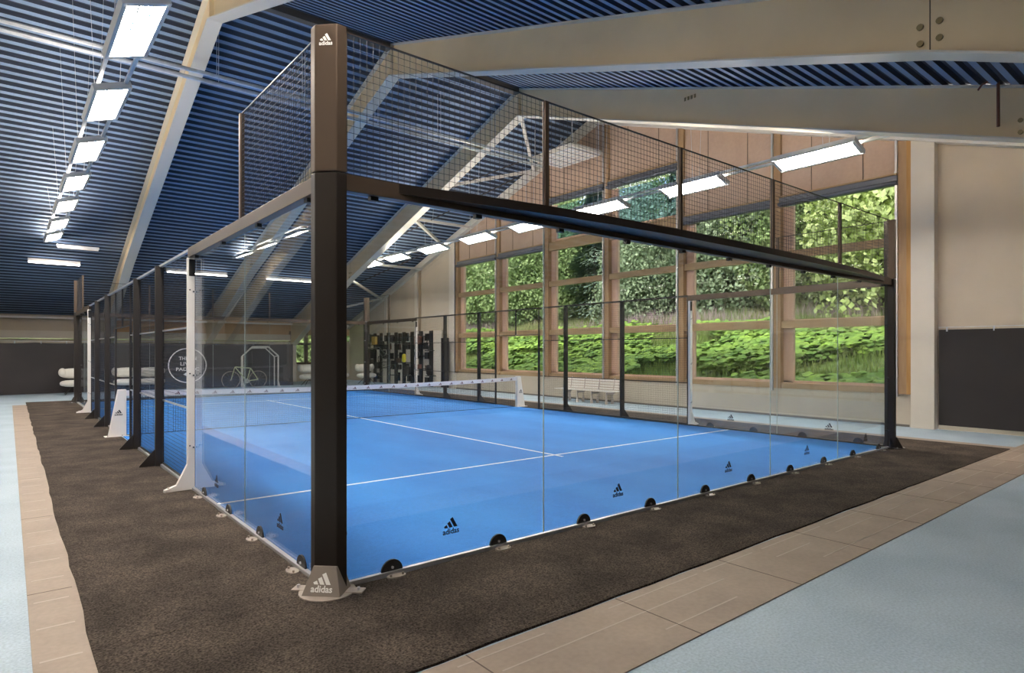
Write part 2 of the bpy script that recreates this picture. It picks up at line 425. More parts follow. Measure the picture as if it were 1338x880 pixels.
# --- top rails of the glass
gt = 'heavy dark rails along the top of the glass'
def toprail(x0,y0,x1,y1,label):
    c = ((x0+x1)/2,(y0+y1)/2,H3-.06)
    t = thing('top_rail', label, 'rail', (c[0],c[1],H3-.115), group=gt)
    MB().box(x0-c[0],y0-c[1],0, x1-c[0],y1-c[1],.115).build('beam', M_post, t, bevel=.004)
    L = max(x1-x0, y1-y0); n = int(L/.85)
    for k in range(n):
        s = -L/2+.25+k*(L-.5)/max(1,n-1)
        m = MB()
        if x1-x0 > y1-y0: m.box(s-.03,-.008,-.03,s+.03,.008+.03,0)
        else: m.box(-.02,s-.03,-.03,.02,s+.03,0)
        m.build('glazing_block', M_rubber, t)
    return t
tr = toprail(.07,-.07,9.93,.01,'dark top rail of the near glass wall, bowed outward along its middle')
# outward-bowed stiffener on the near rail
pts = [(.5,-.07),(1.0,-.15),(1.75,-.25),(2.5,-.31),(3.4,-.345),(5,-.35),(6.6,-.33),(7.6,-.28),(8.6,-.20),(9.3,-.12),(9.6,-.07)]
m = MB().prism([(x-5,y+.03) for x,y in pts]+[(4.6,.03-.069),(-4.5,.03-.069)][:0]+[(x-5,-.0405) for x,y in pts[::-1]][:0] , .045, .118)
m.build('bowed_stiffener', M_shaft, tr)  # darker metal paints in the shaded underside
toprail(-.07,.08,.01,4.06,'dark top rail over the left glass wall beside the foreground post')
toprail(9.99,.08,10.07,4.06,'dark top rail over the window-side glass near the right corner post')
toprail(.07,19.99,9.93,20.07,'dark top rail over the far glass end wall')
toprail(-.07,15.94,.01,19.92,'dark top rail over the far left side glass')
toprail(9.99,15.94,10.07,19.92,'dark top rail over the far right side glass')

# --- white posts at the ends of the side glass
def white_post(x, y, s, label):
    """s = outward sign along x"""
    t = thing('white_post', label, 'post', (x,y,0), group='white flared posts where glass meets mesh')
    P = [(s*.006,.0),(s*.006,H3-.12),(s*.085,H3-.12),(s*.085,.32),(s*.20,.085),(s*.33,.04),(s*.33,.0)]
    if s > 0: P = P[::-1]
    MB().prism(P, -.03, .03, 'y').build('upright', M_white, t, bevel=.004)
    P = [(s*.004,H3-.34),(s*.07,H3-.34),(s*.07,H3-.14),(s*.004,H3-.14)]
    MB().prism(P, -.036, -.031, 'y').build('top_bracket', M_rubber, t)
    for z in (.52,1.38,2.38):
        m = MB(); bb = MB(); m.box(min(s*.03,-s*.0),-.045,z-.012,max(s*.03,-s*.0),-.031,z+.012)
        bb.tube((s*.022,-.05,z),(s*.022,-.03,z),.009,6); bb.tube((s*.06,-.04,z+.02),(s*.06,-.03,z+.02),.009,6)
        bb.build('clip_bolt', M_rubber, m.build('pane_clip', M_alu, t))
    MB().tube((s*.28,0,.03),(s*.28,0,.07),.012,8).build('anchor_bolt', M_steel, t)
    return t
white_post(0,4.03,-1,'white flared post on the left of the court nearest the camera')
white_post(10,4.03,1,'white flared post on the window side before the net')
white_post(0,15.97,-1,'white flared post at the far left of the court')
white_post(10,15.97,1,'white flared post on the window side beyond the net')

# --- mesh fence
def wires(mb, x, ya, yb, za, zb, axis='y', p=.05, r=.0019):
    n = int(round((yb-ya)/p)); 
    for i in range(n+1):
        y = ya+(yb-ya)*i/n
        mb.wire((x,y,za),(x,y,zb),r) if axis == 'y' else mb.wire((y,x,za),(y,x,zb),r)
    k = int(round((zb-za)/p))
    for i in range(k+1):
        z = za+(zb-za)*i/k
        mb.wire((x,ya,z),(x,yb,z),r) if axis == 'y' else mb.wire((ya,x,z),(yb,x,z),r)
def mesh_panel(x, a, b, z0, z1, axis, label, rails=(), frame=.012, rmat=None, r=.0019):
    c = (x,(a+b)/2,z0) if axis == 'y' else ((a+b)/2,x,z0)
    t = thing('mesh_fence', label, 'mesh panel', c, group='dark welded mesh panels of the court')
    w = MB(); h = (b-a)/2
    wires(w, 0, -h, h, 0, z1-z0, axis, r=r); w.build('wire_grid', M_wire, t)
    f = MB()
    def seg(p, q, m, th=frame):
        if axis == 'y': m.bar((0,p[0],p[1]),(0,q[0],q[1]),th,th)
        else: m.bar((p[0],0,p[1]),(q[0],0,q[1]),th,th)
    H = z1-z0
    seg((-h,0),(h,0),f); seg((-h,H),(h,H),f); seg((-h+.006,0),(-h+.006,H),f); seg((h-.006,0),(h-.006,H),f)
    f.build('edge_frame', M_dark, t)
    for rz in rails:
        m = MB(); seg((-h,rz-z0),(h,rz-z0),m,.022); m.build('cross_rail', rmat or M_dark, t)
    return t
for i in range(5):
    mesh_panel(-.03, 2*i+(.06 if i == 0 else .02), 2*i+2-(.06 if i == 4 else .02), H3+.01, H4, 'x', f'{ORD[i]} wire mesh panel above the near glass wall, counted from the foreground post')
    mesh_panel(20.03, 2*i+(.06 if i == 0 else .02), 2*i+2-(.06 if i == 4 else .02), H3+.01, H4, 'x', f'{ORD[i]} wire mesh panel above the far glass wall, counted from the left')
mesh_panel(-.03, .08, 1.98, H3+.01, H4, 'y', 'wire mesh panel above the left glass beside the foreground post')
mesh_panel(10.03, .08, 1.98, H3+.01, H4, 'y', 'wire mesh panel above the window-side glass beside the right corner post')
mesh_panel(-.03, 18.02, 19.92, H3+.01, H4, 'y', 'wire mesh panel above the far left glass')
mesh_panel(10.03, 18.02, 19.92, H3+.01, H4, 'y', 'wire mesh panel above the far right glass')
def upright(x, y, z0, z1, w, d, label, foot=0):
    t = thing('mesh_upright', label, 'post', (x,y,z0), group='slim uprights of the upper mesh')
    MB().box(-w/2,-d/2,0,w/2,d/2,z1-z0).build('bar', M_post, t)
    if foot: MB().prism([(0,0),(foot,0),(0,.12)], -.004, .004, 'y' if abs(foot) and w <= d else 'y').build('gusset', M_post, t)
for i in range(4):
    upright(2*i+2, -.03, H3, H4, .045, .04, f'{ORD[i]} slim upright of the upper mesh on the near wall, from the foreground post', .05)
    upright(2*i+2, 20.03, H3, H4, .045, .04, f'{ORD[i]} slim upright of the upper mesh on the far wall, from the left')
upright(-.03, 2.0, H3, H4, .04, .05, 'slim upright ending the upper mesh on the left side near the camera')
upright(10.03, 2.0, H3, H4, .04, .05, 'slim upright ending the upper mesh on the window side near the camera')
upright(-.03, 18.0, H3, H4, .04, .05, 'slim upright ending the upper mesh at the far left')
upright(10.03, 18.0, H3, H4, .04, .05, 'slim upright ending the upper mesh at the far right')
SIDE = {0: 'left', 10: 'window side'}
def fence_post(x, y, s, label):
    t = thing('fence_post', label, 'post', (x,y,0), group='black posts of the side mesh fences')
    MB().box(min(s*.012,s*.10),-.035,.012,max(s*.012,s*.10),.035,H3-.01).build('shaft', M_dark, t, bevel=.004)
    P = [(s*.09,.012),(s*.30,.012),(s*.30,.03),(s*.09,.27)]
    if s > 0: P = P
    MB().prism(P, -.006, .006, 'y').build('gusset', M_dark, t)
    MB().box(min(s*.05,s*.33),-.06,.0,max(s*.05,s*.33),.06,.014).build('foot_plate', M_dark, t)
    MB().tube((s*.27,.04,.01),(s*.27,.04,.04),.01,6).build('anchor_bolt', M_steel, t)
for x, s in ((0,-1),(10,1)):
    sd = SIDE[x]
    for y, w in ((6,'nearer black fence post before the net'),(8,'second black fence post before the net'),(12,'first black fence post beyond the net'),(14,'second black fence post beyond the net')):
        fence_post(x, y, s, f'{w} on the {sd} of the court')
    xi = x - s*.0 
    rm = M_alu if x == 0 else M_dark
    for a, b, w in ((4.06,5.99,'between the nearer white post and the first black post'),(6.01,7.99,'between the two black posts before the net'),(8.01,9.02,'between the second black post and the gate opening'),
                    (11.08,11.99,'between the gate and the first black post beyond'),(12.01,13.99,'between the two black posts beyond the net'),(14.01,15.94,'next to the far white post')):
        mesh_panel(x, a, b, .05, H3, 'y', f'tall mesh on the {sd}, {w}', (.96,1.96), .02, rm)
    mesh_panel(x, 9.06, 11.04, 2.14, H3, 'y', f'short mesh panel over the gate opening on the {sd}', (), .02)
    for y, w in ((9.05,'near'),(11.06,'far')):
        o = MB().box(x-.018,y-.02,.0,x+.018,y+.02,2.14).build('gate_post', M_dark, loc=(x,y,0))
        tag(o, f'thin black gate post at the {w} edge of the opening on the {sd}', 'post', 'thin posts framing the gate openings')
    o = MB().box(x-.015,10.06,2.14,x+.015,10.10,H3).build('gate_upright', M_dark, loc=(x,10.08,2.14))
    tag(o, f'short black bar above the gate opening on the {sd}', 'post')
    o = MB().bar((x+s*.03,4.06,H3-.012),(x+s*.03,15.94,H3-.012),.04,.03).build('fence_rail', M_alu if x == 0 else M_dark, loc=(x,10,H3-.02))
    tag(o, f'thin rail along the top of the mesh fence on the {sd}', 'rail')

# --- net
nt_ = thing('net', 'black padel net with white printed top band across the court', 'net', (5,10,0))
def ntop(x): return .90-.075*(1-((x)/5)**2)
m = MB(); N_ = 222
for i in range(N_+1):
    x = -4.98+9.96*i/N_; m.wire((x,0,.03),(x,0,ntop(x)-.09),.0022)
for k in range(17):
    f = k/16
    for i in range(24):
        xa, xb = -4.98+9.96*i/24, -4.98+9.96*(i+1)/24
        m.wire((xa,0,.03+f*(ntop(xa)-.12)),(xb,0,.03+f*(ntop(xb)-.12)),.0022)
m.build('cords', M_netcord, nt_)
m = MB()
for i in range(24):
    xa, xb = -4.98+9.96*i/24, -4.98+9.96*(i+1)/24
    za, zb = ntop(xa), ntop(xb)
    m.add([(xa,-.008,za-.105),(xb,-.008,zb-.105),(xb,-.008,zb),(xa,-.008,za),(xa,.008,za-.105),(xb,.008,zb-.105),(xb,.008,zb),(xa,.008,za)],
          [(0,1,2,3),(7,6,5,4),(3,2,6,7),(1,0,4,5)])
m.build('top_band', mat('band_white', (.78,.75,.78), .7), nt_)
m = MB(); 
for i in range(28):
    x = -4.75+9.5*i/27; logo(m, (x,-.0095,ntop(x)-.088), (1,0,0), (0,0,1), .12, text=False, th=.001)
tag(m.build('band_logo', mat('band_print', (.16,.06,.08), .7), nt_), 'row of dark three-bar logos on the white band')
MB().bar((-4.98,0,.028),(4.98,0,.028),.012,.012).build('bottom_cord', M_netcord, nt_)
def net_post(x, s, label):
    t = thing('net_post', label, 'net post', (x,10,0), group='white tapered net posts')
    P = [(-s*.05,.02),(s*.25,.02),(s*.09,.92),(-s*.05,.92)]
    if s > 0: P = P[::-1]
    MB().prism(P, -.05, .05, 'y').build('board', M_white, t, bevel=.008)
    MB().box(min(-s*.09,s*.31),-.10,.012,max(-s*.09,s*.31),.10,.026).build('base_plate', M_white, t)
    m = MB(); logo(m, (s*.08,-.052,.42), (1,0,0), (0,0,1), .13, th=.001); tag(m.build('logo', M_print, t), 'small dark three-bar logo')
    for k in (.02,.26): MB().tube((s*k,-.075,.02),(s*k,-.075,.045),.01,6).build('anchor_bolt', M_steel, t)
net_post(0,-1,'white tapered net post at the left end of the net')
net_post(10,1,'white tapered net post at the window end of the net')

# ------------------------------------------------------------------ roof
m = MB(); prof = []
pitch, dep = .25, .065
def deck_strip(ya, yb):
    n = int(abs(yb-ya)/pitch); s = 1 if yb > ya else -1; pr = []
    for k in range(n+1):
        b = ya+s*k*pitch
        for dy, h in ((0,0),(.10,0),(.135,1),(.215,1)):
            y = b+s*dy
            if Y0-.4 <= y <= Y1+.4: pr.append((y, deck(y)+h*dep))
    return pr
for ya, yb in ((YR,Y1+.3),(YR,Y0-.3)):
    pr = deck_strip(ya, yb); xs = [X0]+FR+[XW+.15]
    vs = []
    for x in (X0-.1, XW+.2): vs += [(x,y,z) for y,z in pr]
    n = len(pr); m.add(vs, [(i,i+1,n+i+1,n+i) for i in range(n-1)])
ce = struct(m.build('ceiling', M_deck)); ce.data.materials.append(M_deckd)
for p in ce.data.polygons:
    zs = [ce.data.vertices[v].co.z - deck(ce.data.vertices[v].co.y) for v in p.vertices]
    if max(zs) > .5*dep: p.material_index = 1  # recesses and webs take the painted shade
DB = .83
def bottom(y):
    d = abs(y-YR); b = ZD-DB-SL*d
    if d > 11.93: b -= .075*(d-11.93)
    return b
def frame(xc, gable=False):
    if gable: nm = 'gable'
    t = bpy.data.objects.new('roof_beam', None); COL.objects.link(t); t.location = (xc, YR, 0)
    tag(t, None, None)
    ys = [Y0, YR-11.93, YR, YR+11.93, Y1]
    m = MB(); P = [(y-YR, bottom(y)+.02) for y in ys]+[(y-YR, deck(y)-.02) for y in ys[::-1]]
    m.prism(P, -.012, .012, 'x').build('web', M_beam, t)
    fl = MB(); tf = MB()
    for a, b in zip(ys[:-1], ys[1:]):
        for mm, fn, th, w in ((fl, bottom, .025, .15), (tf, lambda y: deck(y)-.025, .022, .12)):
            za, zb = fn(a), fn(b)
            mm.add([(-w,a-YR,za),(w,a-YR,za),(w,b-YR,zb),(-w,b-YR,zb),(-w,a-YR,za+th),(w,a-YR,za+th),(w,b-YR,zb+th),(-w,b-YR,zb+th)],
                   [(0,3,2,1),(4,5,6,7),(0,1,5,4),(2,3,7,6),(0,4,7,3),(1,2,6,5)])
    fl.build('bottom_flange', M_purl, t); tf.build('top_flange', M_purl, t)
    MB().box(-.11,-.01,bottom(YR)+.02,.11,.01,deck(YR)-.02).build('stiffener', M_beam, t)
    for s in (-1, 1):
        y = s*11.93
        sm = MB().box(-.0135,y-.006,bottom(YR+y)+.02,.0135,y+.006,deck(YR+y)-.03); sm.build('splice_joint', M_seam, t)
        for dy in (-.09,.09):
            for dz in (.16,.34): bt = MB().tube((-.035,y+dy,bottom(YR+y)+dz),(.035,y+dy,bottom(YR+y)+dz),.034,10); bt.build('splice_bolt', M_brass, t)
    return t
LBL = []
frames = []
for i, x in enumerate(FR):
    t = frame(x); frames.append(t)
    t.name = 'roof_beam'
    lab = {1.68:'cream steel roof frame crossing left of the foreground corner post', 5.95:'cream steel roof frame with bolted splice, spanning the top of the view', 10.22:'cream steel roof frame nearest the windows'}.get(round(x,2))
    tag(t, lab or f'cream steel roof frame over the left hall, {ORD[3-i]} beyond the one at the glass corner' if not lab else lab, 'roof beam', 'cream roof frames')
# columns under the frames at both eaves
for x in FR:
    for y, w in ((Y1-.25,'far'),(Y0+.25,'near')):
        struct(MB().box(x-.15,y-.15,0,x+.15,y+.15,bottom(y)+.1).build('wall_column', M_colp, loc=(x,y,0)))
# ridge beam
for k, (a, b) in enumerate(zip([X0]+FR, FR+[XW])):
    o = MB().box(a+.15,YR-.09,ZD-.20,b-.15,YR+.09,ZD-.02).build('ridge_beam', mat('ridge_dark%d'%k, (.11,.095,.08), .6) if k == 0 else MATS['ridge_dark0'], loc=((a+b)/2,YR,ZD-.26))
    tag(o, ['dark ridge beam over the far left bay','dark ridge beam over the left bay','dark ridge beam, third bay from the left','dark ridge beam, fourth bay from the left','dark ridge beam left of the first visible frame','dark ridge beam above the foreground post','dark ridge beam between the two right frames','dark ridge beam by the gable wall'][k], 'beam', 'dark ridge beams')
# cable trays (double)
for k, (zz, yy) in enumerate(((8.02,11.25),(7.78,11.08))):
    o = MB()
    o.tube((X0+.1,yy,zz),(12.1,yy,zz),.05,8)
    for x in range(-18,12,2): o.tube((x,yy,zz),(x,yy,deck(yy)),.006,5)
    o = o.build('ceiling_pipe', M_galv, loc=(-3,yy,zz))
    tag(o, ['upper silver pipe hung along the far roof slope','lower silver pipe hung along the far roof slope'][k], 'pipe', 'silver pipes under the roof')
# wind bracing between last frame and gable
def brace(p, q, w, m, label, g='white bracing struts of the last roof bay'):
    c = [(a+b)/2 for a,b in zip(p,q)]
    tag(MB().bar(p,q,w,w).build('brace', m, loc=c), label, 'brace', g)
GN = [(13.35,13.1,8.35),(13.35,19.2,6.35),(13.35,25.2,4.4)]
CN = [(10.3,YR+.1,8.8),(10.3,14.6,7.55),(10.3,16.6,6.75),(10.3,22.0,4.98),(10.3,23,4.75),(10.3,27.5,3.2)]
brace(CN[0],GN[0],.10,M_purl,'pale diagonal strut from the ridge to the gable wall')
brace(CN[1],GN[0],.10,M_purl,'pale strut meeting the first from farther down the slope')
brace(CN[2],GN[1],.10,M_purl,'pale diagonal strut just above the lamp row')
brace((10.3,20.6,5.6),GN[1],.08,M_purl,'pale strut running beneath the lamp row')
brace((10.3,22.2,4.9),GN[2],.10,M_purl,'pale diagonal strut above the display wall')
brace((10.3,27.0,3.5),GN[2],.09,M_purl,'lowest pale strut near the far eaves')
for k, y in enumerate((17.2,21.3)):
    z = deck(y)-.35; brace((10.3,y,z),(13.5,y,z),.09,M_purl,['upper pale purlin across the last bay','lower pale purlin across the last bay'][k])
brace((13.35,13.2,8.4),(10.35,19.4,6.1),.035,M_dark,'dark tension rod crossing the pale struts high up','dark tension rods of the roof bracing')
brace((13.35,19.2,6.4),(10.35,25.3,4.3),.035,M_dark,'dark tension rod crossing lower, near the eaves','dark tension rods of the roof bracing')
brace((13.35,11,8.9),(10.35,15.3,7.4),.03,M_dark,'dark tension rod near the ridge','dark tension rods of the roof bracing')
# ceiling grille by the gable
gr = thing('ceiling_grille', 'white gridded panel hung under the roof beside the gable', 'grille', (12.6,10.6,8.05))
MB().box(-.62,-.9,0,.62,.9,.04).build('grid_panel', M_galv, gr)
m = MB()
for k in range(9): m.box(-.6,-.88+.215*k,-.02,.6,-.86+.215*k,0)
for k in range(6): m.box(-.6+.23*k,-.88,-.02,-.58+.23*k,.88,0)
m.build('grid_bar', M_white, gr)
MB().box(-.68,-.96,.04,.68,.96,.16).build('rim', M_purl, gr)
m = MB()
for sx in (-.6,.6):
    for sy in (-.88,.88): m.tube((sx,sy,.1),(sx,sy,deck(10.6+sy)-8.05),.015,6)
m.build('hanger', M_galv, gr)
# rusty pipe on the last frame
rp = MB().tube((10.05,-1.5,5.12),(10.05,-1.5,6.0),.022,8); rp.path([(10.05,-1.5,5.8),(10.03,-1.42,5.86),(10.02,-1.3,5.82),(10.02,-1.25,5.75)],.014,6)
tag(rp.build('hook_rod', M_rust, loc=(10.05,-1.5,5.1)), 'reddish brown rod with a hook hanging on the roof frame at upper right', 'rod')
hk = MB()
for k in range(4): hk.box(10.19,4.25-.085*k,bottom(4)+.62,10.205,4.29-.085*k,bottom(4)+.70)
tag(hk.build('frame_clip', M_brass, loc=(10.2,4.1,bottom(4)+.6)), 'row of four small metal clips on the roof frame web', 'clip')

# ------------------------------------------------------------------ lamps
def lamp_proto():
    t = thing('sports_lamp', 'x', 'lamp', (0,0,0), group='suspended rectangular sports lamps')
    h = bpy.data.objects.new('housing', MB().box(-.25,-.82,0,.25,.82,.07).build('tmp', M_off).data)
    tmp = [o for o in COL.objects if o.name.startswith('tmp')][0]; bpy.data.objects.remove(tmp)
    COL.objects.link(h); h.parent = t
    MB().box(-.215,-.78,-.006,.215,.78,0).build('diffuser', M_lamp, t)
    m = MB()
    for x in (-.225,.225): m.box(x-.025,-.82,-.02,x+.025,.82,0)
    for y in (-.785,.785): m.box(-.232,y-.035,-.02,.232,y+.035,0)
    for x in (-.072,.072): m.box(x-.008,-.78,-.014,x+.008,.78,-.006)
    m.build('rim', M_off, t)
    MB().box(-.16,-.76,.07,.16,.76,.076).build('added_uplight', M_up, t)  # added glowing panel on the housing top, lights the roof
    return t
lp = lamp_proto(); lused = [False]
def put_lamp(x, y, z, tilt, label, hang=True):
    o = lp if not lused[0] else copy_tree(lp); lused[0] = True
    o.location = (x,y,z); o.rotation_euler = (0,tilt,0); o['label'] = label
    return o
LZ = 5.52
YL = [21.8,19.05,16.05,13.15,10.26,7.35,4.5,1.6,-1.25]
YRt = [20.95,18.6,15.8,12.96,10.2,7.28,4.4,1.55,-1.25]
for row, (x, ys, tl, nm) in enumerate(((-.55,YL,-.32,'left lamp row'),(10.66,YRt,.32,'window-side lamp row'))):
    for i, y in enumerate(ys):
        put_lamp(x, y, LZ, tl, f'glowing rectangular lamp in the {nm}, {ORD[i]} from its far end')
for i, y in enumerate(YL):
    put_lamp(-5.6, y, LZ, .32, f'glowing lamp of the row beyond the left edge, {ORD[i]} from its far end')
for i, y in enumerate(YL[1:]):  # row added out of view as fill light for the hall
    put_lamp(-14.5, y, LZ, -.1, f'added unseen fill lamp in the leftmost hall row, {ORD[i]} from its far end')
for x, nm, dx in ((-.55,'left lamp row',.16),(10.66,'window-side lamp row',.13),(-5.6,'row beyond the left edge',.16),(-14.5,'added leftmost hall row',.16)):
    t = thing('lamp_rail', f'twin carrier rail with thin suspension wires above the {nm}', 'rail', (x,10,LZ+.09), group='carrier rails of the lamp rows')
    for s in (-1,1): MB().box(s*dx-.022,-12.2,0,s*dx+.022,12.4,.05).build('rail', M_galv, t)
    for k in range(9):
        y = 12-2.95*k
        for s in (-1,1): MB().wire((s*dx,y,.05),(s*(dx+.12),y,deck(y+10)-LZ-.12),.004).build('suspension_wire', M_galv, t)
        MB().bar((-dx,y-.3,.025),(dx,y-.3,.025),.02,.02).build('tie_bar', M_galv, t)
# tube lamps on the far slope
for i, (xc, L) in enumerate(((-.42,1.55),(4.35,2.3),(8.2,2.2),(-4.7,1.55))):
    y = 24.0; z = deck(y)-.16
    t = thing('tube_lamp', ['glowing tube lamp under the far left roof slope','glowing tube lamp seen behind the near white post','glowing tube lamp seen just left of the foreground post','glowing tube lamp beyond the left edge'][i], 'lamp', (xc,y,z), group='tube lamps under the far slope')
    MB().box(-L/2,-.07,.03,L/2,.09,.14).add([(-L/2,-.09,-.0),(L/2,-.09,0),(L/2,-.07,.14),(-L/2,-.07,.14)],[(0,1,2,3)]).build('housing', M_white, t)
    MB().tube((-L/2+.02,-.1,-.015),(L/2-.02,-.1,-.015),.022,10).build('tube', M_tube, t)
t = thing('tube_lamp', 'unlit tube lamp just above the glowing one at far left', 'lamp', (.2,22.7,deck(22.7)-.14), group='tube lamps under the far slope')
MB().box(-.62,-.06,.02,.62,.06,.1).build('housing', M_off, t); MB().tube((-.6,0,0),(.6,0,0),.03,8).build('tube', M_white, t)

# ------------------------------------------------------------------ gable wall with windows
def gprism(y0, y1, z0f, z1f, x0, x1, m, name, extra=()):
    f0 = z0f if callable(z0f) else (lambda y: z0f); f1 = z1f if callable(z1f) else (lambda y: z1f)
    ys = sorted({y0, y1} | ({YR} if y0 < YR < y1 else set()))
    P = [(y, f0(y)) for y in ys]+[(y, f1(y)) for y in ys[::-1]]
    c = ((x0+x1)/2, (y0+y1)/2, f0(y0))
    return struct(MB().prism(P, x0, x1, 'x').build(name, m, loc=c))
top = lambda y: deck(y)+.08
gprism(Y0, .62, 0, top, XW+.1, XW+.3, M_wall, 'wall_right')
gprism(18.62, Y1, 0, top, XW, XW+.2, M_wall, 'wall_right')
gprism(.62, 18.62, 0, .72, XW, XW+.28, M_wall2, 'wall_right')
struct(MB().box(XW-.12,.36,0,XW+.2,.80,6.3).build('wall_column', M_colp, loc=(XW,.6,0)))
YB = [.98,3.85,6.77,9.68,12.6,15.5,18.45]
# mullions
for i, y in enumerate(YB):
    h = deck(y)-.1
    mu = struct(MB().box(XW-.06,y-.09,.72,XW+.14,y+.09,h).build('window_mullion', M_wood, loc=(XW,y,.72)))
    o = MB().box(-.11,.09,-.06,-.06,.14,h-.72)
    for z in (1.1,2.9,4.7,5.6): o.box(-.125,.085,z-.72,-.06,.145,z-.67)
    o.build('guide_track', M_alu, mu)
ROWS = [(.90,2.25),(2.45,4.0),(4.2,5.32)]
for b in range(6):
    ya, yb = YB[b]+.09, YB[b+1]-.09
    t = struct(MB().box(XW-.02,ya,.72,XW+.16,yb,.86).box(XW-.02,ya,2.25,XW+.12,yb,2.44).box(XW-.02,ya,4.02,XW+.12,yb,4.21).build(f'window_{b+1}', M_woodh))
    if b in (2,3):
        rows = ROWS+[(5.72,6.95)]; topz = 7.0
        MB().box(XW-.02,ya,5.32,XW+.12,yb,5.62).build('window_rail', M_woodh, t)
    else: rows = ROWS
    rv = MB()
    for k, (z0, z1) in enumerate(rows):
        MB().box(XW+.155,ya,z0,XW+.165,yb,z1).build('pane', M_film if k == 3 else M_winglass, t)
        rv.box(XW+.10,yb-.26,z0-.02,XW+.20,yb,z1+.04); rv.box(XW+.10,ya,z0-.02,XW+.20,ya+.05,z1+.04)
        rv.box(XW+.10,ya,z0-.05,XW+.20,yb,z0+.02)
    rv.build('reveal', M_reveal, t)
    # roller blind box
    zb = 5.36 if b not in (2,3) else 7.0
    rb = thing('roller_blind', f'grey-blue roller blind box above the {ORD[b]} window bay from the right', 'blind', (XW-.1,(ya+yb)/2,zb), group='roller blind boxes over the window bays')
    h = (yb-ya)/2
    MB().box(-.02,-h,-.02,.08,h,.20).build('fascia', M_blindbox, rb)
    MB().tube((-.055,-h,.03),(-.055,h,.03),.05,12).build('roller', M_blindbox, rb, smooth=True)
    MB().box(-.075,-h,.20,.08,h,.235).build('cover_strip', M_woodh, rb)
    # plywood above
    z0 = 5.58 if b not in (2,3) else 7.22
    gprism(ya, yb, z0, lambda y: top(y), XW+.02, XW+.2, M_ply, 'wall_panel_ply')
    sm = MB()
    for f in (.28,.72):
        y = ya+(yb-ya)*f; sm.box(XW+.012,y-.008,z0,XW+.022,y+.008,deck(y))
    struct(sm.build('trim_%d' % (b+1), M_seam))
struct(MB().box(XW-.1,.80,.72,XW+.1,.89,6.6).build('window_jamb', mat_two('jamb_wood', (.36,.19,.06), (.48,.28,.11), 3, .3, .7, stretch=(3,3,.4)), loc=(XW,.85,.72)))
struct(MB().box(XW-.1,18.54,0,XW+.1,19.0,deck(18.6)-.1).build('wall_column', M_colp, loc=(XW,18.8,0)))
# gable rafter strip and columns farther on
gb_ = MB()
for ya, yb in ((Y0,YR),(YR,Y1)):
    gb_.add([(XW-.18,ya,deck(ya)-.28),(XW-.18,yb,deck(yb)-.28),(XW-.18,yb,deck(yb)),(XW-.18,ya,deck(ya)),(XW+.05,ya,deck(ya)-.28),(XW+.05,yb,deck(yb)-.28),(XW+.05,yb,deck(yb)),(XW+.05,ya,deck(ya))],
            [(0,1,2,3),(4,7,6,5),(0,4,5,1)])
struct(gb_.build('ceiling_trim', M_purl))
for y in (21.9,25.0):
    struct(MB().box(XW-.1,y-.12,0,XW+.05,y+.12,deck(y)-.2).build('wall_column', M_colp, loc=(XW,y,0)))
    struct(MB().box(XW-.03,y-.34,0,XW+.05,y-.12,deck(y)-.2).build('wall_column_recess', M_brown if y > 26 else mat('recess_tan%d'%int(y), (.30,.23,.16), .7), loc=(XW,y-.2,0)))
struct(MB().box(XW-.02,.86,0,XW+.0,18.54,.05).build('baseboard_right', mat('skirt_dark', (.13,.12,.11), .6)))

# far wall (y = Y1): low cream wall, beam, orange panels, windows
wf = MB().box(X0,Y1,0,10.1,Y1+.2,2.2); wf.box(13.4,Y1,0,XW,Y1+.2,2.2); wf.box(10.1,Y1,0,13.4,Y1+.2,.95); wf.box(10.1,Y1,2.75,13.4,Y1+.2,3.4)
struct(wf.build('wall_far', M_wall))
struct(MB().box(X0,Y1-.25,2.22,10.1,Y1+.1,2.55).build('wall_far_beam', M_colp, loc=(0,Y1,2.2)))
for a, b in zip([X0]+FR, FR+[XW]):
    struct(MB().box(a,Y1-.02,2.55,b,Y1+.15,3.26).build('wall_far_panel', M_orange if a > 1.5 else M_wall, loc=((a+b)/2,Y1,2.55)))
struct(MB().box(X0,Y1-.30,3.08,XW,Y1+.02,3.16).build('trim_20', M_white, loc=(0,Y1,3.1)))
w7 = struct(MB().box(10.1,Y1-.04,.95,10.22,Y1+.1,2.75).box(10.95,Y1-.04,.95,11.15,Y1+.1,2.75).box(11.75,Y1-.04,.95,12.25,Y1+.1,2.75).box(12.95,Y1-.04,.95,13.3,Y1+.1,2.75).box(10.1,Y1-.04,.95,13.4,Y1+.1,1.05).box(10.1,Y1-.04,2.0,13.4,Y1+.1,2.12).build('window_7', M_brown))
MB().box(10.15,Y1+.06,1.0,13.35,Y1+.07,2.75).build('pane', M_winglass, w7)
# near and left walls, outside the view
struct(MB().box(X0,Y0-.2,0,XW+.3,Y0,3.4).build('wall_near', M_wall))
struct(MB().prism([(Y0,0),(Y1,0),(Y1,top(Y1)),(YR,top(YR)),(Y0,top(Y0))], X0-.2, X0, 'x').build('wall_left', M_wall, loc=(X0,10,0)))

